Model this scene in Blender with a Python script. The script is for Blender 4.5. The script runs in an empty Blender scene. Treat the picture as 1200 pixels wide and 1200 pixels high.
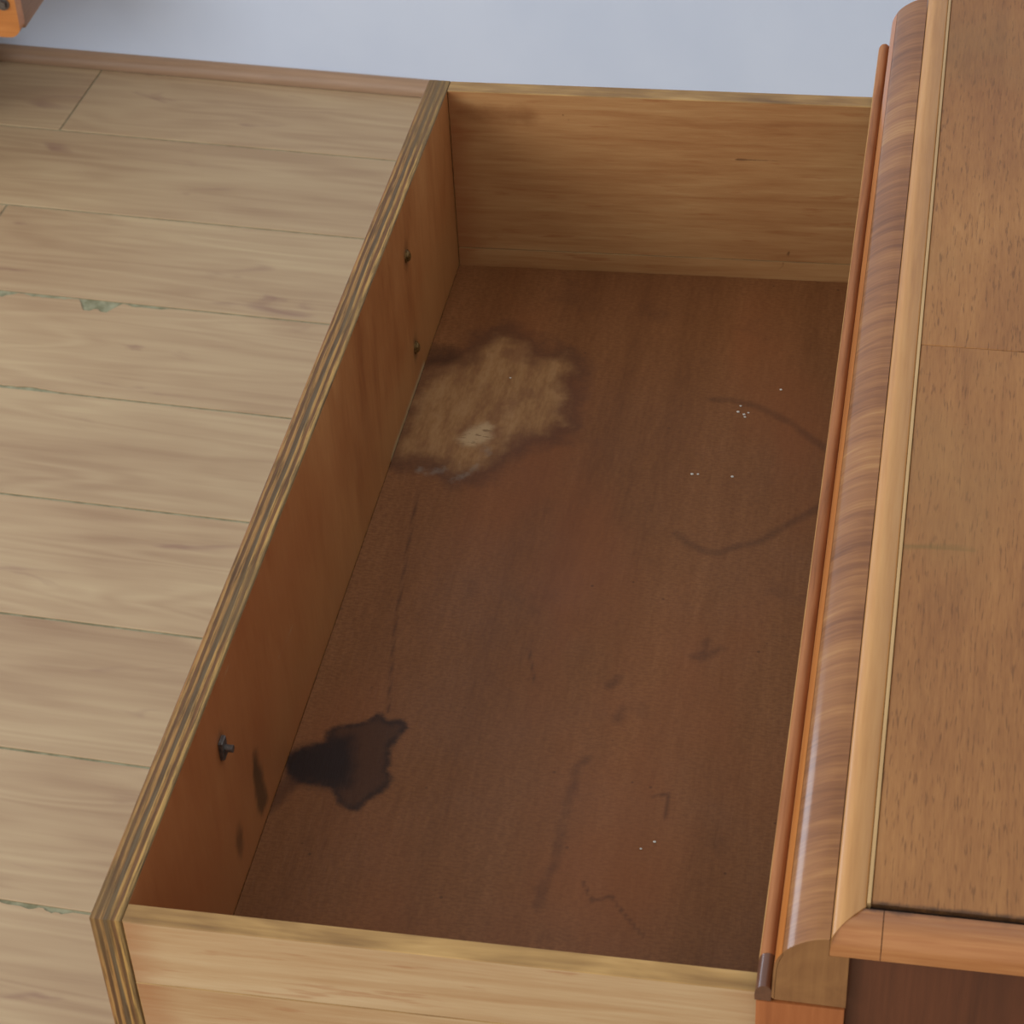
import bpy, bmesh, math, random
import numpy as np
from mathutils import Vector, Matrix

random.seed(7)
S = bpy.context.scene
COL = S.collection

# ------------------------------------------------------------------ camera
PHI = -0.04602                      # the room is turned a little against the chest
H = 0.747                           # height of the drawer's rim above the floor
cam_d = bpy.data.cameras.new('camera')
cam = bpy.data.objects.new('camera', cam_d)
COL.objects.link(cam)
cam.location = (0.37544, -0.70531, 0.88616)
cam.rotation_euler = (0.857775, 0.023834, 0.157282)
cam_d.sensor_fit = 'HORIZONTAL'
cam_d.sensor_width = 36.0
cam_d.lens = 36.0 * 2808.15 / 1200.0
cam_d.shift_x = (600 - 685.22) / 1200.0
cam_d.shift_y = (636.39 - 600) / 1200.0
cam_d.clip_start = 0.05
cam_d.dof.use_dof = True
cam_d.dof.focus_distance = 1.50
cam_d.dof.aperture_fstop = 34.0
S.camera = cam

# ------------------------------------------------------------------ world, light, exposure
S.view_settings.view_transform = 'Standard'
S.view_settings.look = 'None'
S.view_settings.gamma = 1.0
S.view_settings.use_curve_mapping = False
S.view_settings.exposure = 0.0
world = bpy.data.worlds.new('room_daylight')
S.world = world
world.use_nodes = True
wb = world.node_tree.nodes['Background']
wb.inputs['Color'].default_value = (1.0, 0.985, 0.955, 1)
wb.inputs['Strength'].default_value = 0.75

def area_light(name, loc, target, sx, sy, power, color):
    d = bpy.data.lights.new(name, 'AREA')
    d.shape = 'RECTANGLE'
    d.size = sx
    d.size_y = sy
    d.energy = power
    d.color = color
    o = bpy.data.objects.new(name, d)
    COL.objects.link(o)
    o.location = loc
    o.rotation_euler = (Vector(target) - Vector(loc)).to_track_quat('-Z', 'Y').to_euler()
    return o

# daylight from the window on the left, behind the photographer's shoulder
area_light('window_light', (-2.3, -1.5, 1.35), (0.1, 0.8, -0.3), 2.4, 1.8, 72, (1.0, 0.985, 0.96))
# a second window, in the back wall far to the left
area_light('far_window_light', (-2.0, 1.95, 0.12), (-1.0, -0.5, 0.0), 0.75, 0.6, 8.5, (0.74, 0.86, 1.0))

# ------------------------------------------------------------------ helpers
def lin(c):
    out = []
    for v in c:
        v = v / 255.0
        out.append(v / 12.92 if v <= 0.04045 else ((v + 0.055) / 1.055) ** 2.4)
    return (out[0], out[1], out[2], 1.0)

class Nodes:
    """A small wrapper that builds a node material."""
    def __init__(self, name):
        self.mat = bpy.data.materials.new(name)
        self.mat.use_nodes = True
        self.nt = self.mat.node_tree
        self.bsdf = self.nt.nodes['Principled BSDF']
        tc = self.nt.nodes.new('ShaderNodeTexCoord')
        oi = self.nt.nodes.new('ShaderNodeObjectInfo')
        comb = self.nt.nodes.new('ShaderNodeVectorMath'); comb.operation = 'MULTIPLY'
        self.link(oi.outputs['Random'], comb.inputs[0])
        comb.inputs[1].default_value = (7.3, 11.7, 3.1)
        add = self.nt.nodes.new('ShaderNodeVectorMath'); add.operation = 'ADD'
        self.link(tc.outputs['Object'], add.inputs[0]); self.link(comb.outputs[0], add.inputs[1])
        self.raw = tc.outputs['Object']
        self.pos = add.outputs[0]
        self.rand = oi.outputs['Random']
    def link(self, a, b): self.nt.links.new(a, b)
    def _in(self, sock, v):
        if hasattr(v, 'is_output'): self.link(v, sock)
        else: sock.default_value = v
    def math(self, op, a, b=0.0, c=None, clamp=False):
        n = self.nt.nodes.new('ShaderNodeMath'); n.operation = op; n.use_clamp = clamp
        self._in(n.inputs[0], a); self._in(n.inputs[1], b)
        if c is not None: self._in(n.inputs[2], c)
        return n.outputs[0]
    def stretch(self, scale, src=None, rot=(0, 0, 0)):
        n = self.nt.nodes.new('ShaderNodeMapping')
        self.link(src or self.pos, n.inputs['Vector'])
        n.inputs['Scale'].default_value = scale
        n.inputs['Rotation'].default_value = rot
        return n.outputs[0]
    def noise(self, vec, scale=1.0, detail=4.0, rough=0.55, dist=0.0):
        n = self.nt.nodes.new('ShaderNodeTexNoise')
        self.link(vec, n.inputs['Vector'])
        n.inputs['Scale'].default_value = scale
        n.inputs['Detail'].default_value = detail
        n.inputs['Roughness'].default_value = rough
        n.inputs['Distortion'].default_value = dist
        return n.outputs[0]
    def voronoi(self, vec, scale):
        n = self.nt.nodes.new('ShaderNodeTexVoronoi')
        self.link(vec, n.inputs['Vector']); n.inputs['Scale'].default_value = scale
        return n.outputs['Distance']
    def ramp(self, fac, stops, interp='LINEAR'):
        n = self.nt.nodes.new('ShaderNodeValToRGB')
        cr = n.color_ramp; cr.interpolation = interp
        while len(cr.elements) < len(stops): cr.elements.new(0.5)
        for e, (p, c) in zip(cr.elements, stops):
            e.position = p; e.color = lin(c)
        self._in(n.inputs[0], fac)
        return n.outputs[0]
    def remap(self, v, a, b, lo=0.0, hi=1.0, smooth=True):
        n = self.nt.nodes.new('ShaderNodeMapRange')
        n.interpolation_type = 'SMOOTHSTEP' if smooth else 'LINEAR'
        self._in(n.inputs[0], v)
        n.inputs[1].default_value = a; n.inputs[2].default_value = b
        n.inputs[3].default_value = lo; n.inputs[4].default_value = hi
        return n.outputs[0]
    def mix(self, fac, a, b, mode='MIX'):
        n = self.nt.nodes.new('ShaderNodeMix'); n.data_type = 'RGBA'; n.blend_type = mode
        self._in(n.inputs[0], fac)
        for s, v in ((n.inputs[6], a), (n.inputs[7], b)):
            if isinstance(v, tuple): s.default_value = lin(v)
            else: self._in(s, v)
        return n.outputs[2]
    def attr(self, name):
        n = self.nt.nodes.new('ShaderNodeAttribute'); n.attribute_name = name
        return n.outputs['Fac']
    def xyz(self, src=None):
        n = self.nt.nodes.new('ShaderNodeSeparateXYZ'); self.link(src or self.raw, n.inputs[0])
        return n.outputs
    def finish(self, color, rough=0.5, spec=0.4, bump=None, bump_str=0.2, coat=0.0, coat_rough=0.1, metal=0.0):
        b = self.bsdf
        if isinstance(color, tuple): b.inputs['Base Color'].default_value = lin(color)
        else: self.link(color, b.inputs['Base Color'])
        self._in(b.inputs['Roughness'], rough)
        b.inputs['Specular IOR Level'].default_value = spec
        b.inputs['Metallic'].default_value = metal
        b.inputs['Coat Weight'].default_value = coat
        b.inputs['Coat Roughness'].default_value = coat_rough
        if bump is not None:
            n = self.nt.nodes.new('ShaderNodeBump')
            n.inputs['Strength'].default_value = bump_str
            n.inputs['Distance'].default_value = 0.001
            self.link(bump, n.inputs['Height']); self.link(n.outputs[0], b.inputs['Normal'])
        return self.mat

def axis_scale(axis, along, across):
    return tuple(along if a == axis else across for a in 'XYZ')

def wood_color(N, stops, axis='Y', across=55, along=2.2, fine=420, fine_along=22, blotch=5.0,
               w=(0.55, 0.25, 0.35), dist=0.8, rot=(0, 0, 0)):
    """Streaks, pores and slow blotches along one grain axis; returns (colour, grain)."""
    a = N.noise(N.stretch(axis_scale(axis, along, across), rot=rot), 1.0, 5, 0.6, dist)
    b = N.noise(N.stretch(axis_scale(axis, fine_along, fine), rot=rot), 1.0, 3, 0.6)
    c = N.noise(N.stretch(axis_scale(axis, blotch * 0.45, blotch), rot=rot), 1.0, 3, 0.5, 0.4)
    f = N.math('MULTIPLY', a, w[0])
    f = N.math('MULTIPLY_ADD', b, w[1], f)
    f = N.math('MULTIPLY_ADD', c, w[2], f)
    s = sum(w)
    f = N.math('DIVIDE', f, s)
    f = N.remap(f, 0.30, 0.70, smooth=False)
    return N.ramp(f, stops), b

def edge(N, att, inner, outer, amp, scale, detail=4.0):
    """1 inside a stain, 0 outside, from a stored distance and a ragged border."""
    n = N.noise(N.stretch((scale, scale, scale), src=N.raw), 1.0, detail, 0.6)
    d = N.math('MULTIPLY_ADD', N.math('SUBTRACT', n, 0.5), amp, N.attr(att))
    return N.remap(d, inner, outer, 1.0, 0.0)

# ------------------------------------------------------------------ mesh helpers
def tag(o, label=None, cat=None, group=None, kind=None):
    if label: o['label'] = label
    if cat: o['category'] = cat
    if group: o['group'] = group
    if kind: o['kind'] = kind
    return o

ORIGIN = {}
def link_mesh(name, bm, mats, parent=None, rotz=0.0, sharp=35.0):
    """Bakes a bmesh given in world (or room) coordinates into an object with its own origin."""
    bm.normal_update()
    for e in bm.edges:
        if len(e.link_faces) == 2:
            e.smooth = e.calc_face_angle(0) < math.radians(sharp)
    for f in bm.faces: f.smooth = True
    lo = Vector([min(v.co[i] for v in bm.verts) for i in range(3)])
    hi = Vector([max(v.co[i] for v in bm.verts) for i in range(3)])
    c = (lo + hi) / 2
    bmesh.ops.translate(bm, vec=-c, verts=bm.verts)
    me = bpy.data.meshes.new(name)
    bm.to_mesh(me); bm.free()
    for m in (mats if isinstance(mats, (list, tuple)) else [mats]): me.materials.append(m)
    o = bpy.data.objects.new(name, me)
    COL.objects.link(o)
    R = Matrix.Rotation(rotz, 4, 'Z')
    M = Matrix.Translation(R @ c) @ R
    place(o, M, parent)
    return o

def place(o, M, parent=None):
    loc, rot, _ = M.decompose()
    if parent:
        o.parent = parent
        P = ORIGIN.get(parent.name)
        o.matrix_parent_inverse = P.inverted() if P else Matrix()
    o.location = loc
    o.rotation_euler = rot.to_euler()
    ORIGIN[o.name] = M

def root(name, loc, parent=None):
    o = bpy.data.objects.new(name, None)
    o.empty_display_size = 0.05
    COL.objects.link(o)
    place(o, Matrix.Translation(loc), parent)
    return o

def box_bm(x0, x1, y0, y1, z0, z1, bev=0.0, seg=2, bm=None):
    own = bm is None
    if own: bm = bmesh.new()
    vs = [bm.verts.new((x, y, z)) for x in (x0, x1) for y in (y0, y1) for z in (z0, z1)]
    q = [(0, 1, 3, 2), (4, 6, 7, 5), (0, 4, 5, 1), (2, 3, 7, 6), (0, 2, 6, 4), (1, 5, 7, 3)]
    fs = [bm.faces.new([vs[i] for i in k]) for k in q]
    if bev > 0:
        es = list({e for f in fs for e in f.edges})
        bmesh.ops.bevel(bm, geom=es, offset=bev, segments=seg, profile=0.6, affect='EDGES')
    return bm

def box(name, x0, x1, y0, y1, z0, z1, mat, parent=None, bev=0.0008, rotz=0.0):
    return link_mesh(name, box_bm(x0, x1, y0, y1, z0, z1, bev), mat, parent, rotz)

def extrude_y(prof, ya, yb, ya_fn=None, yb_fn=None, bm=None):
    """Closed x/z profile swept along y; the ends may be cut at an angle."""
    bm = bm or bmesh.new()
    A = [bm.verts.new((x, ya_fn(x) if ya_fn else ya, z)) for x, z in prof]
    B = [bm.verts.new((x, yb_fn(x) if yb_fn else yb, z)) for x, z in prof]
    n = len(prof)
    for i in range(n):
        j = (i + 1) % n
        bm.faces.new((A[i], A[j], B[j], B[i]))
    ea = bm.faces.new(A[::-1]); eb = bm.faces.new(B)
    bmesh.ops.recalc_face_normals(bm, faces=bm.faces)
    return bm, (ea, eb)

def spline(pts, n=5):
    """Catmull-Rom through the given points."""
    P = [pts[0]] + list(pts) + [pts[-1]]
    out = []
    for i in range(1, len(P) - 2):
        for k in range(n):
            t = k / n
            out.append(tuple(0.5 * ((2 * P[i][a]) + (-P[i-1][a] + P[i+1][a]) * t
                     + (2*P[i-1][a] - 5*P[i][a] + 4*P[i+1][a] - P[i+2][a]) * t*t
                     + (-P[i-1][a] + 3*P[i][a] - 3*P[i+1][a] + P[i+2][a]) * t**3) for a in range(2)))
    out.append(tuple(pts[-1]))
    return out

def dist_line(P, line):
    d = np.full(len(P), 1e3)
    for a, b in zip(line[:-1], line[1:]):
        a = np.array(a); ab = np.array(b) - a
        t = np.clip(((P - a) @ ab) / max(ab @ ab, 1e-12), 0, 1)
        d = np.minimum(d, np.linalg.norm(P - (a + t[:, None] * ab), axis=1))
    return d

def dist_poly(P, poly):
    d = dist_line(P, list(poly) + [poly[0]])
    inside = np.zeros(len(P), bool)
    n = len(poly)
    for i in range(n):
        x1, y1 = poly[i]; x2, y2 = poly[(i + 1) % n]
        if y1 == y2: continue
        c = ((y1 > P[:, 1]) != (y2 > P[:, 1])) & (P[:, 0] < (x2 - x1) * (P[:, 1] - y1) / (y2 - y1) + x1)
        inside ^= c
    return np.where(inside, -d, d)

def dist_lines(P, lines):
    d = np.full(len(P), 1e3)
    for l in lines: d = np.minimum(d, dist_line(P, l))
    return d

def store(o, name, values):
    a = o.data.attributes.new(name, 'FLOAT', 'POINT')
    a.data.foreach_set('value', np.clip(values, -0.1, 0.1).astype(np.float32))

def world_points(o):
    n = len(o.data.vertices)
    co = np.empty(n * 3, np.float32); o.data.vertices.foreach_get('co', co)
    M = np.array(ORIGIN[o.name])
    return co.reshape(-1, 3) @ M[:3, :3].T + M[:3, 3]

def cyl_bm(r, h, seg=16, bm=None, z=0.0, r2=None):
    bm = bm or bmesh.new()
    bmesh.ops.create_cone(bm, cap_ends=True, segments=seg, radius1=r, radius2=r if r2 is None else r2, depth=h,
                          matrix=Matrix.Translation((0, 0, z + h / 2)))
    return bm

# ------------------------------------------------------------------ outlines of stains and marks, in metres on their boards
PALE = [(0.014, 0.6464), (0.0231, 0.6569), (0.0386, 0.6652), (0.0491, 0.6791), (0.0539, 0.6941), (0.0674, 0.7039), (0.0879, 0.6968), (0.0977, 0.6789), (0.1187, 0.6831), (0.1261, 0.6699), (0.1306, 0.6275), (0.1313, 0.6009), (0.1218, 0.5865), (0.102, 0.5753), (0.091, 0.5567), (0.0838, 0.5374), (0.0704, 0.5329), (0.0542, 0.5421), (0.0358, 0.5439), (0.0149, 0.5483), (0.0146, 0.583), (0.014, 0.6158)]
PALE_CORE = [(0.0604, 0.5743), (0.0641, 0.5835), (0.0731, 0.5934), (0.0782, 0.5911), (0.0782, 0.5766), (0.0704, 0.5698), (0.0633, 0.5689)]
GREY = [[(0.037, 0.5384), (0.0451, 0.5339), (0.0545, 0.5407)], [(0.064, 0.5293), (0.0714, 0.5372), (0.0759, 0.5462)], [(0.0789, 0.568), (0.0823, 0.5598)]]
HALO = [(0.014, 0.6779), (0.0314, 0.6817), (0.0386, 0.6652), (0.0191, 0.658)]
DARK_CORE = [(0.0177, 0.2511), (0.0174, 0.26), (0.0224, 0.2661), (0.0357, 0.2715), (0.0396, 0.2775), (0.0499, 0.2789), (0.0537, 0.2685), (0.0589, 0.2407), (0.0513, 0.2397), (0.0412, 0.2383), (0.0252, 0.2397)]
DARK = [(0.0344, 0.2823), (0.0383, 0.2883), (0.0545, 0.2933), (0.0631, 0.3028), (0.0684, 0.297), (0.0803, 0.2977), (0.0834, 0.2926), (0.0786, 0.2809), (0.0759, 0.2751), (0.0779, 0.2664), (0.0789, 0.2558), (0.0836, 0.2494), (0.0811, 0.2403), (0.0729, 0.2305), (0.0676, 0.2203), (0.0564, 0.2239), (0.0527, 0.2312), (0.0467, 0.2373), (0.0412, 0.2383), (0.0254, 0.2388), (0.019, 0.2459), (0.0159, 0.258), (0.0212, 0.2659), (0.0353, 0.2733)]
WEDGE_FLOOR = [(0.0147, 0.2295), (0.0222, 0.2411), (0.026, 0.2363), (0.0219, 0.2218), (0.0128, 0.212)]
RINGS = [[(0.2287, 0.6412), (0.2407, 0.6428), (0.2516, 0.6404), (0.2626, 0.6368), (0.2755, 0.6286), (0.2882, 0.6204), (0.3077, 0.6011), (0.3253, 0.5844)], [(0.2218, 0.4938), (0.2299, 0.4861), (0.2423, 0.478), (0.2535, 0.4784), (0.2639, 0.4862), (0.2774, 0.4923), (0.2913, 0.5095), (0.3082, 0.5272), (0.3238, 0.5472)]]
STREAK = [[(0.1948, 0.2804), (0.1892, 0.2725), (0.1906, 0.2586), (0.1894, 0.24), (0.1894, 0.2196), (0.1901, 0.1955), (0.1862, 0.1798), (0.1855, 0.1648)], [(0.2551, 0.3939), (0.2534, 0.3779), (0.2479, 0.3785)], [(0.2536, 0.3766), (0.2631, 0.387)], [(0.204, 0.3527), (0.1998, 0.345)], [(0.2091, 0.3236), (0.2095, 0.315)]]
THIN = [[(0.0683, 0.3035), (0.0561, 0.3755), (0.0472, 0.4579), (0.0419, 0.5154)], [(0.2083, 0.185), (0.2154, 0.1711), (0.2259, 0.1767), (0.2341, 0.1652), (0.2474, 0.1505)], [(0.2378, 0.2557), (0.2474, 0.2594), (0.2485, 0.2389)], [(0.153, 0.3413), (0.1441, 0.3712)]]
SPECKS = [(0.2374, 0.214), (0.2445, 0.2203), (0.2482, 0.6295), (0.2493, 0.6366), (0.2527, 0.6271), (0.2555, 0.6295), (0.2536, 0.6243), (0.2246, 0.5565), (0.2286, 0.557), (0.2521, 0.5573), (0.0814, 0.6487), (0.2756, 0.659)]
WEDGE_FRONT = [(0.204, -0.0908), (0.2083, -0.0969), (0.2135, -0.1289), (0.2147, -0.1429), (0.2026, -0.1427), (0.1966, -0.129), (0.1986, -0.1062)]
SCRATCH_FRONT = [[(0.2997, -0.0815), (0.2667, -0.0783)], [(0.191, -0.0099), (0.1717, -0.0107)], [(0.5133, -0.058), (0.5052, -0.0596)]]
TOP_SCRATCH = [[(0.373, 0.2568), (0.3862, 0.2593), (0.3995, 0.2596), (0.4084, 0.2594)]]
TOP_DOTS = [(0.3784, 0.4085), (0.4004, 0.365)]
MOULD_DOTS = [(0.3618, 0.4196), (0.3618, 0.2363)]
SIDE_MARKS = [[(0.0995, -0.0147), (0.1019, -0.0173)], [(0.1031, -0.0194), (0.1049, -0.0221)], [(0.2626, -0.0757), (0.2621, -0.0802)], [(0.268, -0.1255), (0.2651, -0.135), (0.2608, -0.143)], [(0.2257, -0.0479), (0.2568, -0.047), (0.3185, -0.0453)]]

def panel_bm(thin, u, v, w, du, dv, c=0.0006, shear=None):
    """A board: two gridded faces and a chamfered rim. thin = thin axis; u, v = its other two axes in order."""
    bm = bmesh.new()
    order = {'X': (1, 2, 0), 'Y': (0, 2, 1), 'Z': (0, 1, 2)}[thin]
    def V(a, b, k):
        p = [0, 0, 0]
        p[order[0]], p[order[1]], p[order[2]] = a, b, k
        if shear: p = shear(p)
        return bm.verts.new(p)
    nu = max(1, round((u[1] - u[0]) / du)); nv = max(1, round((v[1] - v[0]) / dv))
    us = [u[0] + c + (u[1] - u[0] - 2 * c) * i / nu for i in range(nu + 1)]
    vs = [v[0] + c + (v[1] - v[0] - 2 * c) * j / nv for j in range(nv + 1)]
    grids = []
    for k, slot in ((w[0], 0), (w[1], 1)):
        g = [[V(a, b, k) for b in vs] for a in us]
        for i in range(nu):
            for j in range(nv):
                f = bm.faces.new((g[i][j], g[i+1][j], g[i+1][j+1], g[i][j+1])); f.material_index = slot
        grids.append(g)
    bnd = [(i, 0) for i in range(nu)] + [(nu, j) for j in range(nv)] + [(i, nv) for i in range(nu, 0, -1)] + [(0, j) for j in range(nv, 0, -1)]
    def ring(k):
        out = []
        for i, j in bnd:
            a = u[0] if i == 0 else u[1] if i == nu else us[i]
            b = v[0] if j == 0 else v[1] if j == nv else vs[j]
            out.append(V(a, b, k))
        return out
    rings = [[grids[0][i][j] for i, j in bnd], ring(w[0] + c), ring(w[1] - c), [grids[1][i][j] for i, j in bnd]]
    n = len(bnd)
    for r0, r1 in zip(rings[:-1], rings[1:]):
        for i in range(n):
            j = (i + 1) % n
            f = bm.faces.new((r0[i], r0[j], r1[j], r1[i])); f.material_index = 2
    bmesh.ops.recalc_face_normals(bm, faces=bm.faces)
    return bm

# ------------------------------------------------------------------ materials
def mat_wall():
    N = Nodes('white_paint')
    a = N.noise(N.stretch((3, 3, 3)), 1, 4, 0.6)
    col = N.ramp(N.remap(a, 0.3, 0.7), [(0, (200, 214, 238)), (1, (208, 221, 243))])
    sm = N.remap(N.noise(N.stretch((9, 9, 22)), 1, 5, 0.65, 0.5), 0.70, 0.80)
    col = N.mix(N.math('MULTIPLY', sm, 0.35), col, (160, 158, 152))
    return N.finish(col, 0.75, 0.25, N.noise(N.stretch((60, 60, 60)), 1, 3), 0.08)

def mat_plank():
    N = Nodes('oak_laminate')
    # cathedral figure: rings stretched along the board
    p = N.stretch((1.5, 15, 15))
    f1 = N.noise(p, 1.0, 2, 0.45, 0.7)
    rings = N.math('FRACT', N.math('MULTIPLY', f1, 9.0))
    rings = N.remap(N.math('ABSOLUTE', N.math('SUBTRACT', rings, 0.5)), 0.0, 0.5)
    st = N.noise(N.stretch((6.0, 110, 110)), 1.0, 5, 0.6, 0.4)
    big = N.noise(N.stretch((2.2, 7, 7)), 1.0, 3, 0.5, 0.6)
    f = N.math('MULTIPLY', rings, 0.10)
    f = N.math('MULTIPLY_ADD', st, 0.30, f)
    f = N.math('MULTIPLY_ADD', big, 0.60, f)
    f = N.remap(f, 0.25, 0.80, smooth=False)
    col = N.ramp(f, [(0, (150, 120, 91)), (0.4, (172, 145, 112)), (0.7, (183, 158, 123)), (1, (195, 173, 134))])
    kn = N.remap(N.noise(N.stretch((7, 26, 26)), 1.0, 3, 0.5, 0.8), 0.62, 0.78)
    col = N.mix(N.math('MULTIPLY', kn, 0.65), col, (130, 96, 82))
    tone = N.remap(N.rand, 0, 1, -0.03, 0.03, smooth=False)
    hs = N.nt.nodes.new('ShaderNodeHueSaturation')
    N.link(N.math('ADD', tone, 1.0), hs.inputs['Value']); N.link(col, hs.inputs['Color'])
    hs.inputs['Saturation'].default_value = 1.0
    return N.finish(hs.outputs[0], 0.5, 0.35, st, 0.06)

def mat_plain(name, c, rough=0.6, spec=0.3, metal=0.0, amp=18, scale=60):
    N = Nodes(name)
    n = N.noise(N.stretch((scale,) * 3), 1, 4, 0.6)
    lo = tuple(max(0, v - amp) for v in c); hi = tuple(min(255, v + amp) for v in c)
    return N.finish(N.ramp(N.remap(n, 0.3, 0.7), [(0, lo), (1, hi)]), rough, spec, metal=metal, bump=n, bump_str=0.2)

def mat_wood(name, stops, rough=0.45, spec=0.4, bump=0.12, coat=0.0, coat_rough=0.15, **kw):
    N = Nodes(name)
    col, g = wood_color(N, stops, **kw)
    return N.finish(col, rough, spec, g, bump, coat, coat_rough)

def mat_ply():
    N = Nodes('plywood_edge')
    x = N.xyz()
    st = N.noise(N.stretch((220, 9, 9)), 1.0, 4, 0.65)
    ln = N.noise(N.stretch((700, 26, 26)), 1.0, 4, 0.7)
    wob = N.noise(N.stretch((40, 14, 14)), 1.0, 2, 0.5)
    u = N.math('MULTIPLY_ADD', x[0], 1 / 0.0163, 0.5)
    u = N.math('ADD', u, N.math('MULTIPLY', N.math('SUBTRACT', wob, 0.5), 0.10))
    u = N.math('ADD', u, N.math('MULTIPLY', N.math('SUBTRACT', st, 0.5), 0.16))
    stops = [(0.0, (128, 84, 52)), (0.07, (158, 116, 68)), (0.15, (172, 132, 80)), (0.19, (104, 72, 48)),
             (0.27, (112, 82, 56)), (0.31, (166, 126, 74)), (0.40, (150, 110, 64)), (0.44, (96, 78, 58)),
             (0.56, (104, 88, 66)), (0.60, (178, 138, 80)), (0.67, (160, 120, 68)), (0.71, (112, 78, 50)),
             (0.79, (120, 84, 54)), (0.83, (186, 146, 84)), (0.91, (160, 128, 76)), (0.96, (120, 96, 60))]
    col = N.ramp(u, stops)
    col = N.mix(N.remap(ln, 0.42, 0.66, 0, 0.85), col, (84, 62, 40))
    gr = N.remap(N.noise(N.stretch((30, 11, 11)), 1.0, 4, 0.6), 0.46, 0.66, 0, 0.65)
    col = N.mix(gr, col, (110, 88, 58))
    h = N.math('ADD', st, ln)
    return N.finish(col, 0.55, 0.2, h, 0.5)

def mat_front():
    N = Nodes('reddish_veneer')
    col, g = wood_color(N, [(0, (140, 82, 44)), (0.35, (166, 108, 62)), (0.7, (184, 128, 78)), (1, (200, 147, 93))],
                        axis='Z', across=34, along=7, fine=240, fine_along=50, blotch=9, w=(0.45, 0.2, 0.6), rot=(0.35, 0, 0))
    z = N.xyz()[2]
    low = N.noise(N.stretch((5, 5, 16)), 1.0, 3, 0.5)
    ln = N.math('MULTIPLY_ADD', N.math('SUBTRACT', low, 0.5), 0.13, z)
    col = N.mix(N.remap(ln, 0.02, -0.055, 0, 0.50), col, (178, 132, 82))      # the varnish is thinner lower down
    y = N.xyz()[1]
    yy = N.math('MULTIPLY_ADD', N.math('SUBTRACT', low, 0.5), 0.4, y)
    col = N.mix(N.remap(yy, 0.1, -0.25, 0, 0.50), col, (156, 84, 44))        # redder varnish toward one end
    wd = edge(N, 'wedge', -0.004, 0.005, 0.009, 110)
    col = N.mix(N.math('MULTIPLY', wd, 0.75), col, (52, 44, 28))
    sc = edge(N, 'scratch', 0.0, 0.0016, 0.001, 200)
    col = N.mix(N.math('MULTIPLY', sc, 0.5), col, (176, 148, 112))
    ho = edge(N, 'hole_dirt', 0.002, 0.010, 0.006, 140)
    col = N.mix(N.math('MULTIPLY', ho, 0.6), col, (62, 46, 28))
    pl = edge(N, 'glue', 0.0015, 0.0055, 0.004, 120)
    col = N.mix(N.math('MULTIPLY', pl, 0.75), col, (198, 180, 138))
    return N.finish(col, 0.42, 0.4, g, 0.1)

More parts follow.
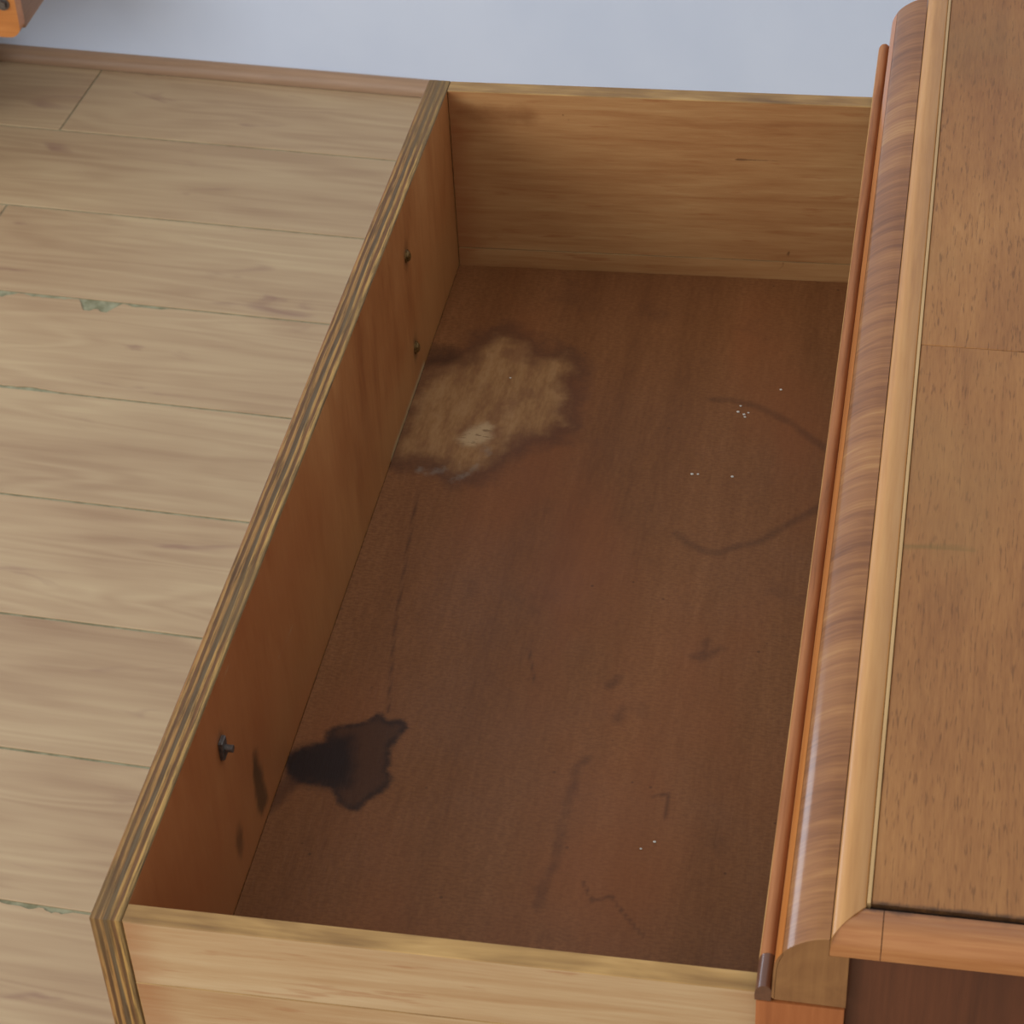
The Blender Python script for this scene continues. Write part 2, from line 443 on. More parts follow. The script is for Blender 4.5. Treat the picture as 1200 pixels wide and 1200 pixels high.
def mat_bottom():
    N = Nodes('stained_drawer_bottom')
    col, g = wood_color(N, [(0, (100, 62, 36)), (0.35, (123, 80, 47)), (0.65, (135, 90, 55)), (1, (150, 103, 66))],
                        axis='Y', across=26, along=1.1, fine=380, fine_along=60, blotch=6, w=(0.55, 0.28, 0.35), dist=0.3)
    weave = N.noise(N.stretch((260, 620, 260)), 1.0, 2, 0.6)
    col = N.mix(N.remap(weave, 0.35, 0.7, 0, 0.42), col, (96, 58, 34))
    red = N.remap(N.noise(N.stretch((9, 4, 4)), 1.0, 3, 0.5), 0.45, 0.7, 0, 0.5)
    col = N.mix(red, col, (136, 80, 46))
    # faint marks left by damp
    bl = N.remap(N.noise(N.stretch((14, 14, 14)), 1.0, 5, 0.65), 0.58, 0.74, 0, 0.35)
    col = N.mix(bl, col, (84, 53, 36))
    sp = N.remap(N.voronoi(N.stretch((60, 60, 60)), 1.0), 0.04, 0.09, 0.5, 0.0)
    gate = N.remap(N.noise(N.stretch((13, 13, 13)), 1.0, 2), 0.5, 0.6)
    col = N.mix(N.math('MULTIPLY', sp, gate), col, (58, 36, 26))
    # bleached patch with its dark rim
    rim = N.math('MULTIPLY', edge(N, 'pale', 0.001, 0.018, 0.030, 60), 0.55)
    col = N.mix(rim, col, (78, 50, 38))
    pat = edge(N, 'pale', -0.020, 0.004, 0.032, 60)
    pg = N.noise(N.stretch((95, 20, 20)), 1.0, 4, 0.6)
    pf = N.noise(N.stretch((420, 160, 160)), 1.0, 3, 0.6)
    pc = N.ramp(N.remap(N.math('MULTIPLY_ADD', pf, 0.3, N.math('MULTIPLY', pg, 0.7)), 0.28, 0.72), [(0, (134, 94, 60)), (0.5, (156, 116, 74)), (1, (172, 133, 90))])
    col = N.mix(N.math('MULTIPLY', pat, 0.9), col, pc)
    pb = N.remap(N.noise(N.stretch((30, 30, 30)), 1.0, 4, 0.6), 0.5, 0.68, 0, 0.55)
    col = N.mix(N.math('MULTIPLY', pat, pb), col, (120, 80, 54))
    core = edge(N, 'pale_core', -0.003, 0.006, 0.008, 160)
    col = N.mix(N.math('MULTIPLY', core, 0.8), col, (192, 164, 124))
    crk = N.remap(N.noise(N.stretch((55, 260, 55), rot=(0, 0, 0.5)), 1.0, 3, 0.6), 0.55, 0.6)
    col = N.mix(N.math('MULTIPLY', N.math('MULTIPLY', crk, core), 0.7), col, (110, 80, 52))
    gry = edge(N, 'grey', -0.002, 0.0045, 0.011, 230)
    col = N.mix(N.math('MULTIPLY', gry, 0.35), col, (150, 146, 134))
    halo = edge(N, 'halo', -0.004, 0.008, 0.012, 80)
    col = N.mix(N.math('MULTIPLY', halo, 0.55), col, (52, 34, 26))
    # the black stain
    dk = edge(N, 'dark', -0.003, 0.0025, 0.007, 150)
    col = N.mix(N.math('MULTIPLY', dk, 0.80), col, (58, 37, 26))
    dk2 = edge(N, 'dark_rim', 0.0005, 0.006, 0.007, 130)
    col = N.mix(N.math('MULTIPLY', N.math('MULTIPLY', dk2, dk), 0.65), col, (36, 26, 22))
    dc = edge(N, 'dark_core', -0.006, 0.008, 0.010, 130)
    col = N.mix(N.math('MULTIPLY', dc, 0.9), col, (36, 26, 23))
    wf = edge(N, 'wedge', -0.002, 0.006, 0.008, 90)
    col = N.mix(N.math('MULTIPLY', wf, 0.55), col, (58, 36, 27))
    # rings, runs and scratches
    rg = edge(N, 'ring', 0.0, 0.0055, 0.005, 60)
    col = N.mix(N.math('MULTIPLY', rg, 0.42), col, (66, 42, 30))
    sk = edge(N, 'streak', -0.001, 0.0060, 0.009, 110)
    col = N.mix(N.math('MULTIPLY', sk, 0.42), col, (60, 36, 27))
    th = edge(N, 'thin', 0.0, 0.0024, 0.001, 120)
    col = N.mix(N.math('MULTIPLY', th, 0.5), col, (60, 36, 26))
    rough = N.remap(N.noise(N.stretch((8, 8, 8)), 1, 3), 0.3, 0.7, 0.42, 0.62)
    return N.finish(col, rough, 0.22, g, 0.2)

def mat_side(name, stops, fleck):
    N = Nodes(name)
    col, g = wood_color(N, stops, axis='X', across=85, along=4.0, fine=420, fine_along=22, blotch=11, w=(0.55, 0.25, 0.45))
    fl = N.remap(N.noise(N.stretch((18, 170, 170)), 1, 3, 0.6), 0.60, 0.72, 0, 0.5)
    col = N.mix(fl, col, fleck)
    mk = edge(N, 'marks', 0.0002, 0.0014, 0.0012, 220)
    col = N.mix(N.math('MULTIPLY', mk, 0.75), col, (86, 56, 36))
    sm = edge(N, 'smear', 0.0, 0.011, 0.012, 70)
    col = N.mix(N.math('MULTIPLY', sm, 0.5), col, (112, 64, 32))
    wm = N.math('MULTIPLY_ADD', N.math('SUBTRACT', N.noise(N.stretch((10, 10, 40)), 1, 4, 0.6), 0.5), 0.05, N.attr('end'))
    col = N.mix(N.remap(wm, 0.024, 0.0, 0, 0.6), col, fleck)                 # browner toward the board's end at the corner
    return N.finish(col, 0.5, 0.3, g, 0.2)

def mat_rim():
    N = Nodes('grubby_board_edge')
    col, g = wood_color(N, [(0, (104, 74, 42)), (0.4, (146, 112, 66)), (0.7, (176, 140, 86)), (1, (198, 162, 106))],
                        axis='X', across=80, along=9, blotch=34, w=(0.45, 0.2, 0.7))
    return N.finish(col, 0.5, 0.35, g, 0.2)

def mat_top():
    N = Nodes('chest_top_veneer')
    col, g = wood_color(N, [(0, (124, 80, 45)), (0.35, (148, 100, 57)), (0.65, (163, 114, 66)), (1, (178, 130, 80))],
                        axis='Y', across=60, along=6, fine=700, fine_along=60, blotch=7, w=(0.3, 0.3, 0.55))
    po = N.remap(N.noise(N.stretch((850, 75, 850)), 1.0, 2, 0.5), 0.56, 0.70, 0, 0.62)
    col = N.mix(po, col, (104, 68, 38))
    gn = N.remap(N.noise(N.stretch((6, 6, 6)), 1.0, 3), 0.5, 0.7, 0, 0.35)
    col = N.mix(gn, col, (148, 112, 68))
    sc = edge(N, 'scratch', 0.0003, 0.0035, 0.003, 130)
    col = N.mix(N.math('MULTIPLY', sc, 0.55), col, (112, 92, 48))
    dt = edge(N, 'dots', 0.0008, 0.0028, 0.002, 200)
    col = N.mix(N.math('MULTIPLY', dt, 0.7), col, (74, 48, 28))
    gp = edge(N, 'grime', 0.0005, 0.0035, 0.004, 120)
    col = N.mix(N.math('MULTIPLY', gp, 0.85), col, (52, 36, 26))
    return N.finish(col, 0.5, 0.35, g, 0.15)

def mat_bullnose():
    N = Nodes('cross_banded_veneer')
    p = N.stretch((9, 75, 9), rot=(0, 0, 0.35))
    a = N.noise(p, 1.0, 5, 0.6, 0.8)
    b = N.noise(N.stretch((25, 520, 25), rot=(0, 0, 0.35)), 1.0, 3, 0.6)
    c = N.noise(N.stretch((4, 9, 4)), 1.0, 3, 0.5)
    f = N.math('MULTIPLY', a, 0.5); f = N.math('MULTIPLY_ADD', b, 0.25, f); f = N.math('MULTIPLY_ADD', c, 0.35, f)
    f = N.remap(f, 0.36, 0.74, smooth=False)
    col = N.ramp(f, [(0, (104, 64, 35)), (0.35, (132, 86, 49)), (0.65, (154, 106, 62)), (1, (182, 138, 84))])
    return N.finish(col, 0.5, 0.15, b, 0.08, coat=0.5, coat_rough=0.13)

M = {}
M['wall'] = mat_wall()
M['plank'] = mat_plank()
M['subfloor'] = mat_plain('green_grey_joint', (138, 136, 108), 0.8)
M['baseboard'] = mat_wood('baseboard_wood', [(0, (126, 98, 74)), (0.5, (150, 120, 94)), (1, (172, 140, 112))], axis='X', across=60, along=2)
M['ply'] = mat_ply()
M['front'] = mat_front()
M['bottom'] = mat_bottom()
M['side'] = mat_side('brown_side_board', [(0, (138, 88, 52)), (0.3, (160, 113, 70)), (0.6, (174, 130, 84)), (1, (190, 152, 104))], (146, 88, 50))
M['near_side'] = mat_side('cream_side_board', [(0, (160, 120, 82)), (0.3, (176, 142, 103)), (0.6, (188, 159, 121)), (1, (200, 176, 140))], (158, 108, 70))
M['rim'] = mat_rim()
M['top'] = mat_top()
M['bullnose'] = mat_bullnose()
M['moulding'] = mat_wood('honey_moulding', [(0, (160, 108, 58)), (0.5, (188, 136, 78)), (1, (205, 156, 97))],
                         axis='Y', across=120, along=3, w=(0.4, 0.3, 0.35), coat=0.35, coat_rough=0.25)
def mat_moulding_x():
    N = Nodes('honey_moulding_cross')
    col, g = wood_color(N, [(0, (124, 74, 40)), (0.45, (162, 106, 62)), (1, (192, 138, 88))], axis='X', across=120, along=7, w=(0.55, 0.3, 0.45))
    gr = edge(N, 'grime', 0.0005, 0.0050, 0.009, 90)
    gate = N.remap(N.noise(N.stretch((26, 26, 26)), 1, 3, 0.6), 0.40, 0.60, 0.25, 0.95)
    col = N.mix(N.math('MULTIPLY', gr, gate), col, (54, 34, 22))
    return N.finish(col, 0.45, 0.3, g, 0.2, coat=0.2, coat_rough=0.25)
M['moulding_x'] = mat_moulding_x()
def mat_bead():
    N = Nodes('red_bead')
    col, g = wood_color(N, [(0, (102, 62, 36)), (0.4, (148, 95, 58)), (0.75, (168, 112, 70)), (1, (186, 133, 88))], axis='Y', across=200, along=9, w=(0.5, 0.3, 0.3))
    wob = N.math('MULTIPLY_ADD', N.math('SUBTRACT', N.noise(N.stretch((20, 20, 20)), 1, 3), 0.5), 0.0012, N.xyz()[0])
    col = N.mix(N.remap(wob, -0.0030, -0.0036, 0, 0.7), col, (206, 166, 104))   # varnish worn off along the outer edge
    return N.finish(col, 0.6, 0.2, g, 0.15)
M['bead'] = mat_bead()
M['bead_end'] = mat_wood('dark_bead_end', [(0, (66, 40, 28)), (1, (110, 70, 48))], axis='Y', across=200, along=9, coat=0.6, coat_rough=0.2)
M['reflected_orange'] = mat_wood('orange_reflection', [(0, (150, 88, 34)), (0.5, (178, 108, 46)), (1, (196, 130, 64))], axis='Y', across=150, along=6, coat=0.4)  # orange mirrored in the lower bullnose, painted as a base colour
M['end_grain'] = mat_wood('end_grain', [(0, (104, 70, 42)), (0.5, (130, 90, 54)), (1, (150, 108, 66))], axis='Z', across=60, along=40, blotch=30)
M['pale_strip'] = mat_wood('pale_edge', [(0, (176, 140, 92)), (1, (206, 172, 122))], axis='Y', across=150, along=6)
M['stile'] = mat_wood('orange_stile', [(0, (128, 70, 34)), (0.5, (152, 88, 46)), (1, (172, 106, 60))], axis='Z', across=60, along=4, coat=0.3)
M['panel'] = mat_wood('dark_red_panel', [(0, (66, 32, 17)), (0.5, (86, 45, 25)), (1, (106, 59, 35))], axis='Z', across=50, along=3, coat=0.3)
M['dirt'] = mat_plain('dark_dirt', (40, 30, 24), 0.9, 0.1, amp=10, scale=200)
M['steel'] = mat_plain('dull_steel', (104, 98, 94), 0.45, 0.5, metal=0.7, amp=14, scale=400)
M['brass'] = mat_plain('tarnished_brass', (112, 86, 44), 0.45, 0.5, metal=0.6, amp=26, scale=500)
M['orange_wood'] = mat_wood('orange_board', [(0, (150, 88, 38)), (0.5, (186, 118, 58)), (1, (206, 142, 78))], axis='X', across=50, along=5, coat=0.3)
M['brown_wood'] = mat_wood('grey_brown_board', [(0, (112, 82, 62)), (0.5, (142, 108, 84)), (1, (168, 132, 104))], axis='Y', across=50, along=4)
M['fleck'] = mat_plain('white_fleck', (210, 206, 196), 0.7, amp=8)

# ------------------------------------------------------------------ the room
FW = 2.0217                                        # wall, in the room's own turned axes
ROW, JOINT = 0.18034, 0.0032
Y0 = 1.84723
wall = tag(box('wall_back', -3.2, 3.2, FW, FW + 0.1, -H - 0.04, 2.0, M['wall'], None, 0.0, PHI), kind='structure')
floor = tag(box('floor', -3.2, 3.2, -2.6, FW, -H - 0.05, -H - 0.0016, M['subfloor'], None, 0.0, PHI), kind='structure')
prof = [(0.0, 0.0)] + [(0.016 * math.cos(a) , 0.0185 * math.sin(a)) for a in [i * math.pi / 2 / 8 for i in range(9)]]
bm = bmesh.new()
A = [bm.verts.new((-3.2, FW - u - 0.0002, -H + v)) for u, v in prof]
B = [bm.verts.new((3.2, FW - u - 0.0002, -H + v)) for u, v in prof]
for i in range(len(prof)):
    j = (i + 1) % len(prof)
    bm.faces.new((A[i], A[j], B[j], B[i]))
bm.faces.new(A[::-1]); bm.faces.new(B)
bmesh.ops.recalc_face_normals(bm, faces=bm.faces)
tag(link_mesh('baseboard_back', bm, M['baseboard'], None, PHI), kind='structure')

def plank_bm(x0, x1, y0, y1, chips):
    """A floor board whose edges may be chipped; chips = {'far': [...], 'near': [...]} as (x, depth) runs."""
    bm = bmesh.new()
    near = [(x0, y0)] + [(x, y0 + d) for x, d in chips.get('near', [])] + [(x1, y0)]
    far = [(x1, y1)] + [(x, y1 - d) for x, d in reversed(chips.get('far', []))] + [(x0, y1)]
    loop = near + far
    zt, zb, c = -H, -H - 0.0015, 0.0007
    cx, cy = (x0 + x1) / 2, (y0 + y1) / 2
    top = [bm.verts.new((x - math.copysign(c, x - cx), y - math.copysign(c, y - cy), zt)) for x, y in loop]
    mid = [bm.verts.new((x, y, zt - c)) for x, y in loop]
    bot = [bm.verts.new((x, y, zb)) for x, y in loop]
    bm.faces.new(top); bm.faces.new(bot[::-1])
    n = len(loop)
    for r0, r1 in ((top, mid), (mid, bot)):
        for i in range(n):
            j = (i + 1) % n
            bm.faces.new((r0[i], r1[i], r1[j], r0[j]))
    bmesh.ops.recalc_face_normals(bm, faces=bm.faces)
    return bm

def ragged(x0, x1, depth, step, seed):
    """A broken edge: a slowly wandering depth with small bites, tapering out at both ends."""
    r = random.Random(seed); out = []
    n = max(4, int((x1 - x0) / step)); d = 0.6
    for i in range(n + 1):
        t = i / n
        d = min(1.0, max(0.25, d + r.uniform(-0.22, 0.22)))
        out.append((x0 + (x1 - x0) * t, depth * min(1, 5 * t, 5 * (1 - t)) * d))
    return out

shared = {}
for r in range(-0, 26):
    y1 = Y0 + ROW - r * ROW - JOINT / 2
    y0 = y1 - ROW + JOINT
    if r == 0: y1 = FW - 0.0165
    off = -0.86 if r % 2 == 0 else -0.26
    for k in range(-3, 4):
        x0 = off + 1.2 * k + 0.0009; x1 = off + 1.2 * (k + 1) - 0.0009
        if x1 < -2.7 or x0 > 2.4: continue
        ch = {}
        if r == 3 and x0 < -0.6 < x1:
            ch = {'far': ragged(-0.845, -0.772, 0.016, 0.004, 3) + ragged(-0.765, -0.700, 0.007, 0.004, 8) + ragged(-0.695, -0.640, 0.020, 0.004, 5) + ragged(-0.636, -0.58, 0.005, 0.005, 6),
                  'near': ragged(-0.78, -0.64, 0.004, 0.005, 11)}
        if r == 8 and x0 < -0.4 < x1:
            ch = {'far': ragged(-0.43, -0.392, 0.006, 0.004, 4) + ragged(-0.388, -0.36, 0.008, 0.003, 9)}
        key = None if (ch or r == 0) else 'std'
        if key and key in shared:
            src, sc = shared[key]
            o = src.copy(); COL.objects.link(o); o.name = 'plank'
            R = Matrix.Rotation(PHI, 4, 'Z')
            c = Vector(((x0 + x1) / 2, (y0 + y1) / 2, sc.z))
            place(o, Matrix.Translation(R @ c) @ R, floor)
        else:
            o = link_mesh('plank', plank_bm(x0, x1, y0, y1, ch), M['plank'], floor, PHI)
            if key: shared[key] = (o, Vector((0, 0, (-H - H - 0.0015) / 2)))

# ------------------------------------------------------------------ the chest
L, T_, SN, SF, DEP, SK = 0.80, 0.0163, 0.0115, 0.0141, 0.1515, 0.0434
YN, YE, YF = -0.0123, 0.8565, 0.884
XB, ZT, XP, YP = 0.3556, 0.0575, 0.371, 0.0084
XBACK = 0.79
chest = tag(root('chest_of_drawers', ((0.3235 + XBACK) / 2, (YN + YF) / 2, -H)),
            'honey-brown wooden chest with rounded veneered top edge and its stained top drawer pulled open', 'chest')

# top: two veneered boards meeting in a hairline joint
for y0, y1 in ((YP + 0.0026, 0.4379), (0.4383, YF - 0.022)):
    o = link_mesh('top_panel', panel_bm('Z', (XP + 0.0012, XBACK), (y0, y1), (0.036, ZT), 0.004, 0.004, 0.0005), [M['top']] * 3, chest)
    P = world_points(o)[:, :2]
    store(o, 'scratch', dist_lines(P, TOP_SCRATCH))
    store(o, 'dots', np.minimum(np.linalg.norm(P - np.array(TOP_DOTS[0]), axis=1), np.linalg.norm(P - np.array(TOP_DOTS[1]), axis=1) + 0.001))
    g = np.abs(P[:, 1] - YP - 0.0026) + 0.0012
    g = np.minimum(g, np.abs(P[:, 1] - 0.4381) + np.clip(0.0045 - 0.08 * (P[:, 0] - 0.40), 0.0008, 0.006))
    store(o, 'grime', g)
box('edge_strip', XP - 0.0008, XP + 0.0010, YP + 0.002, YF - 0.022, 0.040, ZT + 0.0006, M['pale_strip'], chest, 0.0003)
box('joint_filler', XP - 0.006, XBACK, YP - 0.004, YF - 0.018, 0.034, 0.0545, M['dirt'], chest, 0.0)

# front moulding with mitred ends
mit = lambda x: YN + (x - XB) * (YP - YN) / (XP - 0.0012 - XB)
mitf = lambda x: YF - (x - XB) * (YP - YN) / (XP - 0.0012 - XB)
mp = spline([(XB + 0.0001, 0.0560), (XB + 0.0012, 0.0582), (XB + 0.0045, 0.0600), (XB + 0.0090, 0.0596), (XB + 0.0125, 0.0584), (XP - 0.0010, 0.0572)], 4)
bm, _ = extrude_y(mp + [(XP - 0.0010, 0.046), (XB + 0.0001, 0.046)], 0, 0, mit, mitf)
mo = link_mesh('top_moulding', bm, M['moulding'], chest)
# side mouldings
w = YP - YN
for sgn, ye in ((1, YN), (-1, YF)):
    bm = bmesh.new()
    sp = spline([(0.0001, 0.0500), (0.0010, 0.0545), (0.0045, 0.0590), (0.0100, 0.0596), (0.0150, 0.0584), (w - 0.0008, 0.0572)], 4)
    pr = sp + [(w - 0.0008, 0.046), (0.0001, 0.046)]
    xs = lambda v: XB + v * (XP - 0.0012 - XB) / w
    for xa, xe in (('m', 0.378), (0.3784, XBACK)):
        a = [bm.verts.new(((xs(v) if xa == 'm' else xa), ye + sgn * v, z)) for v, z in pr]
        b = [bm.verts.new((xe, ye + sgn * v, z)) for v, z in pr]
        for i in range(len(pr)):
            j = (i + 1) % len(pr)
            bm.faces.new((a[i], a[j], b[j], b[i]))
        bm.faces.new(a[::-1]); bm.faces.new(b)
    bmesh.ops.recalc_face_normals(bm, faces=bm.faces)
    o = link_mesh('side_moulding', bm, M['moulding_x'], chest)
    store(o, 'grime', np.abs(world_points(o)[:, 1] - (ye + sgn * w)))

# rounded, cross-banded front edge
lowp = spline([(0.3306, 0.0125), (0.3308, 0.0230), (0.3311, 0.0320), (0.3320, 0.0385), (0.3346, 0.0444)], 5)
upp = spline([(0.3348, 0.0448), (0.3366, 0.0472), (0.3400, 0.0504), (0.3450, 0.0538), (0.3500, 0.0560), (0.3555, 0.0570)], 5)
bm, ends = extrude_y(upp + [(0.3555, 0.0458), (0.3645, 0.0458), (0.3645, 0.0105), (0.3320, 0.0112), (0.3322, 0.0230), (0.3325, 0.0318), (0.3334, 0.0380), (0.3352, 0.0430)], YN, YE)
for e in ends: e.material_index = 1
link_mesh('bullnose_edge', bm, [M['bullnose'], M['end_grain']], chest)
bm, ends = extrude_y(lowp + [(0.3350, 0.0430), (0.3332, 0.0380), (0.3323, 0.0318), (0.3320, 0.0230), (0.3318, 0.0114)], YN, YE)  # added strip: orange reflection on the bullnose's steep part, put into its colour
for e in ends: e.material_index = 1
tag(link_mesh('reflection_strip', bm, [M['reflected_orange'], M['end_grain']], chest), 'lower bullnose edge with its orange reflection put into the colour')
# bead below it
bdp = spline([(0.3230, 0.0090), (0.3229, 0.0130), (0.3236, 0.0165), (0.3255, 0.0188), (0.3280, 0.0192), (0.3298, 0.0180), (0.3305, 0.0165)], 4) + [(0.3305, 0.0090)]
bm, _ = extrude_y(bdp, YN + 0.020, YE - 0.0005)
link_mesh('bead', bm, M['bead'], chest)
bm, _ = extrude_y(bdp, YN + 0.0004, YN + 0.0198)
tag(link_mesh('bead_end', bm, M['bead_end'], chest), 'dark worn end of the bead')

# carcass
ZB = -H + 0.07
for y0, y1, yp0, yp1 in ((YN, -0.0022, -0.0070, -0.0024), (0.8442, YE, 0.8444, 0.849)):
    box('stile', 0.3236, 0.3642, y0, y1, ZB, 0.0086, M['stile'], chest, 0.0010)
    box('side_panel', 0.3644, XBACK - 0.022, yp0, yp1, ZB, 0.0455, M['panel'], chest, 0.0003)
    box('stile', XBACK - 0.0218, XBACK - 0.0002, y0, y1, ZB, 0.0455, M['stile'], chest, 0.0008)
box('back_panel', XBACK - 0.010, XBACK - 0.004, 0.0, 0.842, ZB, 0.030, M['panel'], chest, 0.0005)
box('bottom_panel', 0.330, XBACK - 0.011, 0.0, 0.842, ZB, ZB + 0.015, M['panel'], chest, 0.0005)
for z0, z1 in ((-0.1960, -0.1780), (-0.4300, -0.4120)):
    box('rail', 0.3240, 0.3640, -0.002, 0.844, z0, z1, M['stile'], chest, 0.0008)
for z0, z1 in ((-0.4110, -0.1970), (-0.6580, -0.4310)):
    fr = box('lower_drawer', 0.3242, 0.3420, -0.001, 0.843, z0, z1, M['stile'], chest, 0.0015)
box('plinth', 0.3236, 0.3640, -0.002, 0.844, ZB, -0.6590, M['stile'], chest, 0.001)
for fx in (0.345, XBACK - 0.03):
    for fy in (0.012, 0.830):
        bm = bmesh.new()
        pr = [(0.014, 0.0), (0.017, 0.004), (0.021, 0.045), (0.026, 0.060), (0.026, 0.0698), (0.0, 0.0698)]
        seg = 16; rings = []
        for rr, zz in pr[:-1]:
            rings.append([bm.verts.new((fx + rr * math.cos(2 * math.pi * i / seg), fy + rr * math.sin(2 * math.pi * i / seg), -H + zz)) for i in range(seg)])
        for r0, r1 in zip(rings[:-1], rings[1:]):
            for i in range(seg):
                bm.faces.new((r0[i], r0[(i + 1) % seg], r1[(i + 1) % seg], r1[i]))
        bm.faces.new(rings[0][::-1]); bm.faces.new(rings[-1])
        link_mesh('foot', bm, M['stile'], chest)

# ------------------------------------------------------------------ the open drawer
drawer = tag(root('drawer', (0.22, 0.4, -0.168), chest), 'open drawer with a water-stained dark brown bottom')
XE = 0.455
HF = 0.168
o = link_mesh('drawer_front', panel_bm('X', (0.0, L), (-HF, 0.0), (0.0, T_), 0.004, 0.003, 0.0006), [M['panel'], M['front'], M['ply']], drawer)
P = world_points(o)[:, 1:]
store(o, 'wedge', dist_poly(P, WEDGE_FRONT))
store(o, 'scratch', dist_lines(P, SCRATCH_FRONT))
BOLTS = [(0.6328, -0.0408), (0.6367, -0.1213), (0.159, -0.0423)]
hd = np.full(len(P), 1.0)
for b in BOLTS + [(0.1625, -0.1208)]:
    hd = np.minimum(hd, np.linalg.norm((P - np.array(b)) * np.array([1.0, 0.6]), axis=1))
store(o, 'hole_dirt', hd)
store(o, 'glue', dist_line(P, [(0.655, -DEP), (0.548, -DEP)]) + 0.0002)

o = link_mesh('drawer_bottom', panel_bm('Z', (T_ + 0.0003, XE), (SN + 0.0004, L - SF + 0.0), (-DEP - 0.006, -DEP), 0.003, 0.003, 0.0003,
              shear=lambda p: [p[0], p[1] + SK * (p[0] - T_) * (p[1] / 0.79), p[2]]), [M['bottom']] * 3, drawer)
P = world_points(o)[:, :2]
store(o, 'pale', dist_poly(P, PALE)); store(o, 'pale_core', dist_poly(P, PALE_CORE)); store(o, 'grey', dist_lines(P, GREY))
store(o, 'halo', dist_poly(P, HALO)); store(o, 'dark', dist_poly(P, DARK)); store(o, 'dark_core', dist_poly(P, DARK_CORE))
store(o, 'dark_rim', dist_line(P, DARK + [DARK[0]])); store(o, 'wedge', dist_poly(P, WEDGE_FLOOR))
store(o, 'ring', dist_lines(P, RINGS)); store(o, 'streak', dist_lines(P, STREAK)); store(o, 'thin', dist_lines(P, THIN))

def side_board(y0, y1, z0, z1, marks, skew):
    sh = (lambda p: [p[0], p[1] + SK * (p[0] - T_), p[2]]) if skew else None
    o = link_mesh('side_board', panel_bm('Y', (T_ + 0.0003, XE), (z0, z1), (y0, y1), 0.004, 0.004, 0.0005, sh), [M['side'] if skew else M['near_side']] * 2 + [M['rim']], drawer)
    P = world_points(o)
    store(o, 'marks', dist_lines(P[:, [0, 2]], marks) if marks else np.full(len(P), 0.1))
    store(o, 'end', P[:, 0] - T_)
    store(o, 'smear', dist_lines(P[:, [0, 2]], [[(0.026, -0.017), (0.075, -0.019)]]) if skew else np.full(len(P), 0.1))
side_board(L - SF, L, -0.1354, 0.0, SIDE_MARKS, True)
side_board(L - SF + 0.0001, L, -0.1660, -0.1355, SIDE_MARKS, True)
side_board(0.0, SN, -0.0458, 0.0, None, False)
side_board(0.0, SN, -0.1660, -0.0460, None, False)
box('drawer_back', XE + 0.0005, XE + 0.012, 0.0005, L + SK * (XE - T_), -0.165, -0.004, M['side'], drawer, 0.0008)

# handle fixings in the drawer front
def along_x(bm, x, y, z):
    bmesh.ops.transform(bm, matrix=Matrix.Translation((x, y, z)) @ Matrix.Rotation(math.pi / 2, 4, 'Y'), verts=bm.verts)
    return bm
for (y, z) in BOLTS[:2]:
    bm = cyl_bm(0.0046, 0.0012, 18)
    bmesh.ops.create_uvsphere(bm, u_segments=14, v_segments=8, radius=0.0034, matrix=Matrix.Translation((0, 0, 0.0012)) @ Matrix.Diagonal((1.25, 0.9, 0.7, 1)))
    link_mesh('brass_fixing', along_x(bm, T_ - 0.0002, y, z), M['brass'], drawer)
y, z = BOLTS[2]
bm = bmesh.new()
box_bm(-0.0066, 0.0066, -0.0038, 0.0038, -0.0002, 0.0026, 0.0006, 1, bm)
cyl_bm(0.0022, 0.0050, 12, bm, 0.002)
link_mesh('steel_bolt', along_x(bm, T_ - 0.0001, y, z), M['steel'], drawer)
bm = bmesh.new()
for i, (x, y) in enumerate(SPECKS):
    r = 0.0007 + 0.0004 * ((i * 37) % 5) / 5
    bmesh.ops.create_icosphere(bm, subdivisions=1, radius=r, matrix=Matrix.Translation((x, y, -DEP + r * 0.4)) @ Matrix.Diagonal((1.3, 1, 0.6, 1)))
tag(link_mesh('paint_fleck', bm, M['fleck'], drawer), kind='stuff')

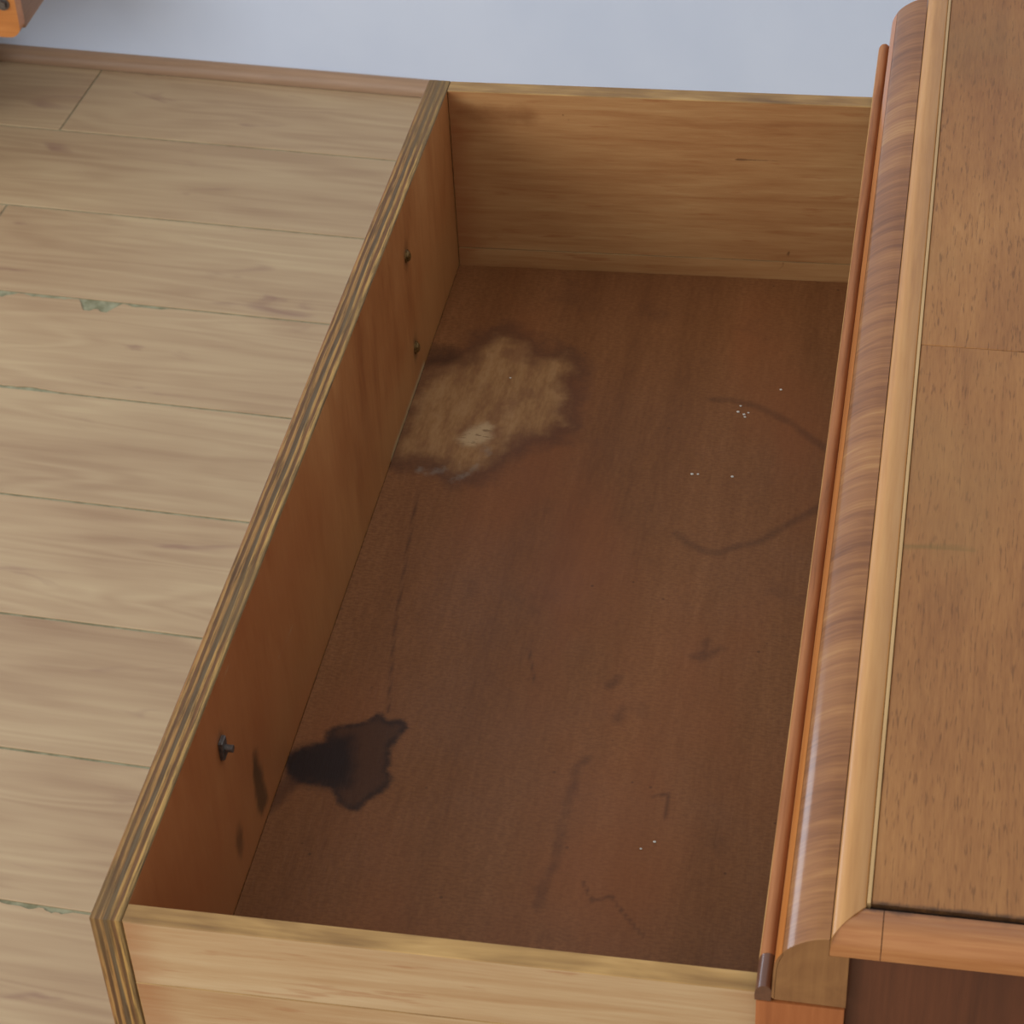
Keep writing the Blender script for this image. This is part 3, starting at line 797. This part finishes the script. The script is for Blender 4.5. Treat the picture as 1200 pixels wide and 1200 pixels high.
# ------------------------------------------------------------------ the piece of furniture by the wall, cut by the frame
BX, BY, BZ = -0.7625, 1.80, -0.5645
bench = tag(root('wooden_bench', (-1.1, 1.92, -H)), 'orange-brown wooden furniture corner with a steel bolt, near the white wall', 'furniture')
def rounded_board(x0, x1, z0, z1, r):
    pts = [(x0, z1), (x0, z0)]
    pts += [(x1 - r + r * math.sin(a), z0 + r - r * math.cos(a)) for a in [i * math.pi / 2 / 8 for i in range(9)]]
    pts += [(x1, z1)]
    return pts
bm, _ = extrude_y(rounded_board(-1.44, BX, BZ, -0.42, 0.016), BY, BY + 0.018)
link_mesh('end_board', bm, M['orange_wood'], bench)
bm, _ = extrude_y(rounded_board(-1.44, BX, BZ, -0.42, 0.016), BY + 0.222, BY + 0.240)
link_mesh('end_board', bm, M['orange_wood'], bench)
box('side_rail', BX - 0.020, BX - 0.0010, BY + 0.0184, BY + 0.2216, BZ + 0.004, -0.42, M['brown_wood'], bench, 0.001)
box('side_rail', -1.44, -1.42, BY + 0.0184, BY + 0.2216, BZ + 0.004, -0.42, M['brown_wood'], bench, 0.001)
for i in range(3):
    box('seat_slat', -1.45, BX - 0.004, BY - 0.002 + i * 0.088, BY + 0.070 + i * 0.088, -0.4196, -0.398, M['brown_wood'], bench, 0.003)
for lx in (-1.41, -0.965):
    for ly in (BY + 0.0188, BY + 0.1812):
        bm = bmesh.new()
        box_bm(lx, lx + 0.04, ly, ly + 0.04, -H, -0.4204, 0.003, 2, bm)
        for v in bm.verts:
            t = (-0.42 - v.co.z) / 0.33
            v.co.x = lx + 0.02 + (v.co.x - lx - 0.02) * (1 - 0.3 * t); v.co.y = ly + 0.02 + (v.co.y - ly - 0.02) * (1 - 0.3 * t)
        link_mesh('leg', bm, M['brown_wood'], bench)
for bx in (-0.7785, -1.42):
    bm = cyl_bm(0.0085, 0.0016, 20)
    cyl_bm(0.0058, 0.005, 6, bm, 0.0014)
    bmesh.ops.transform(bm, matrix=Matrix.Translation((bx, BY - 0.0001, -0.518)) @ Matrix.Rotation(math.pi / 2, 4, 'X'), verts=bm.verts)
    link_mesh('bolt', bm, M['steel'], bench)
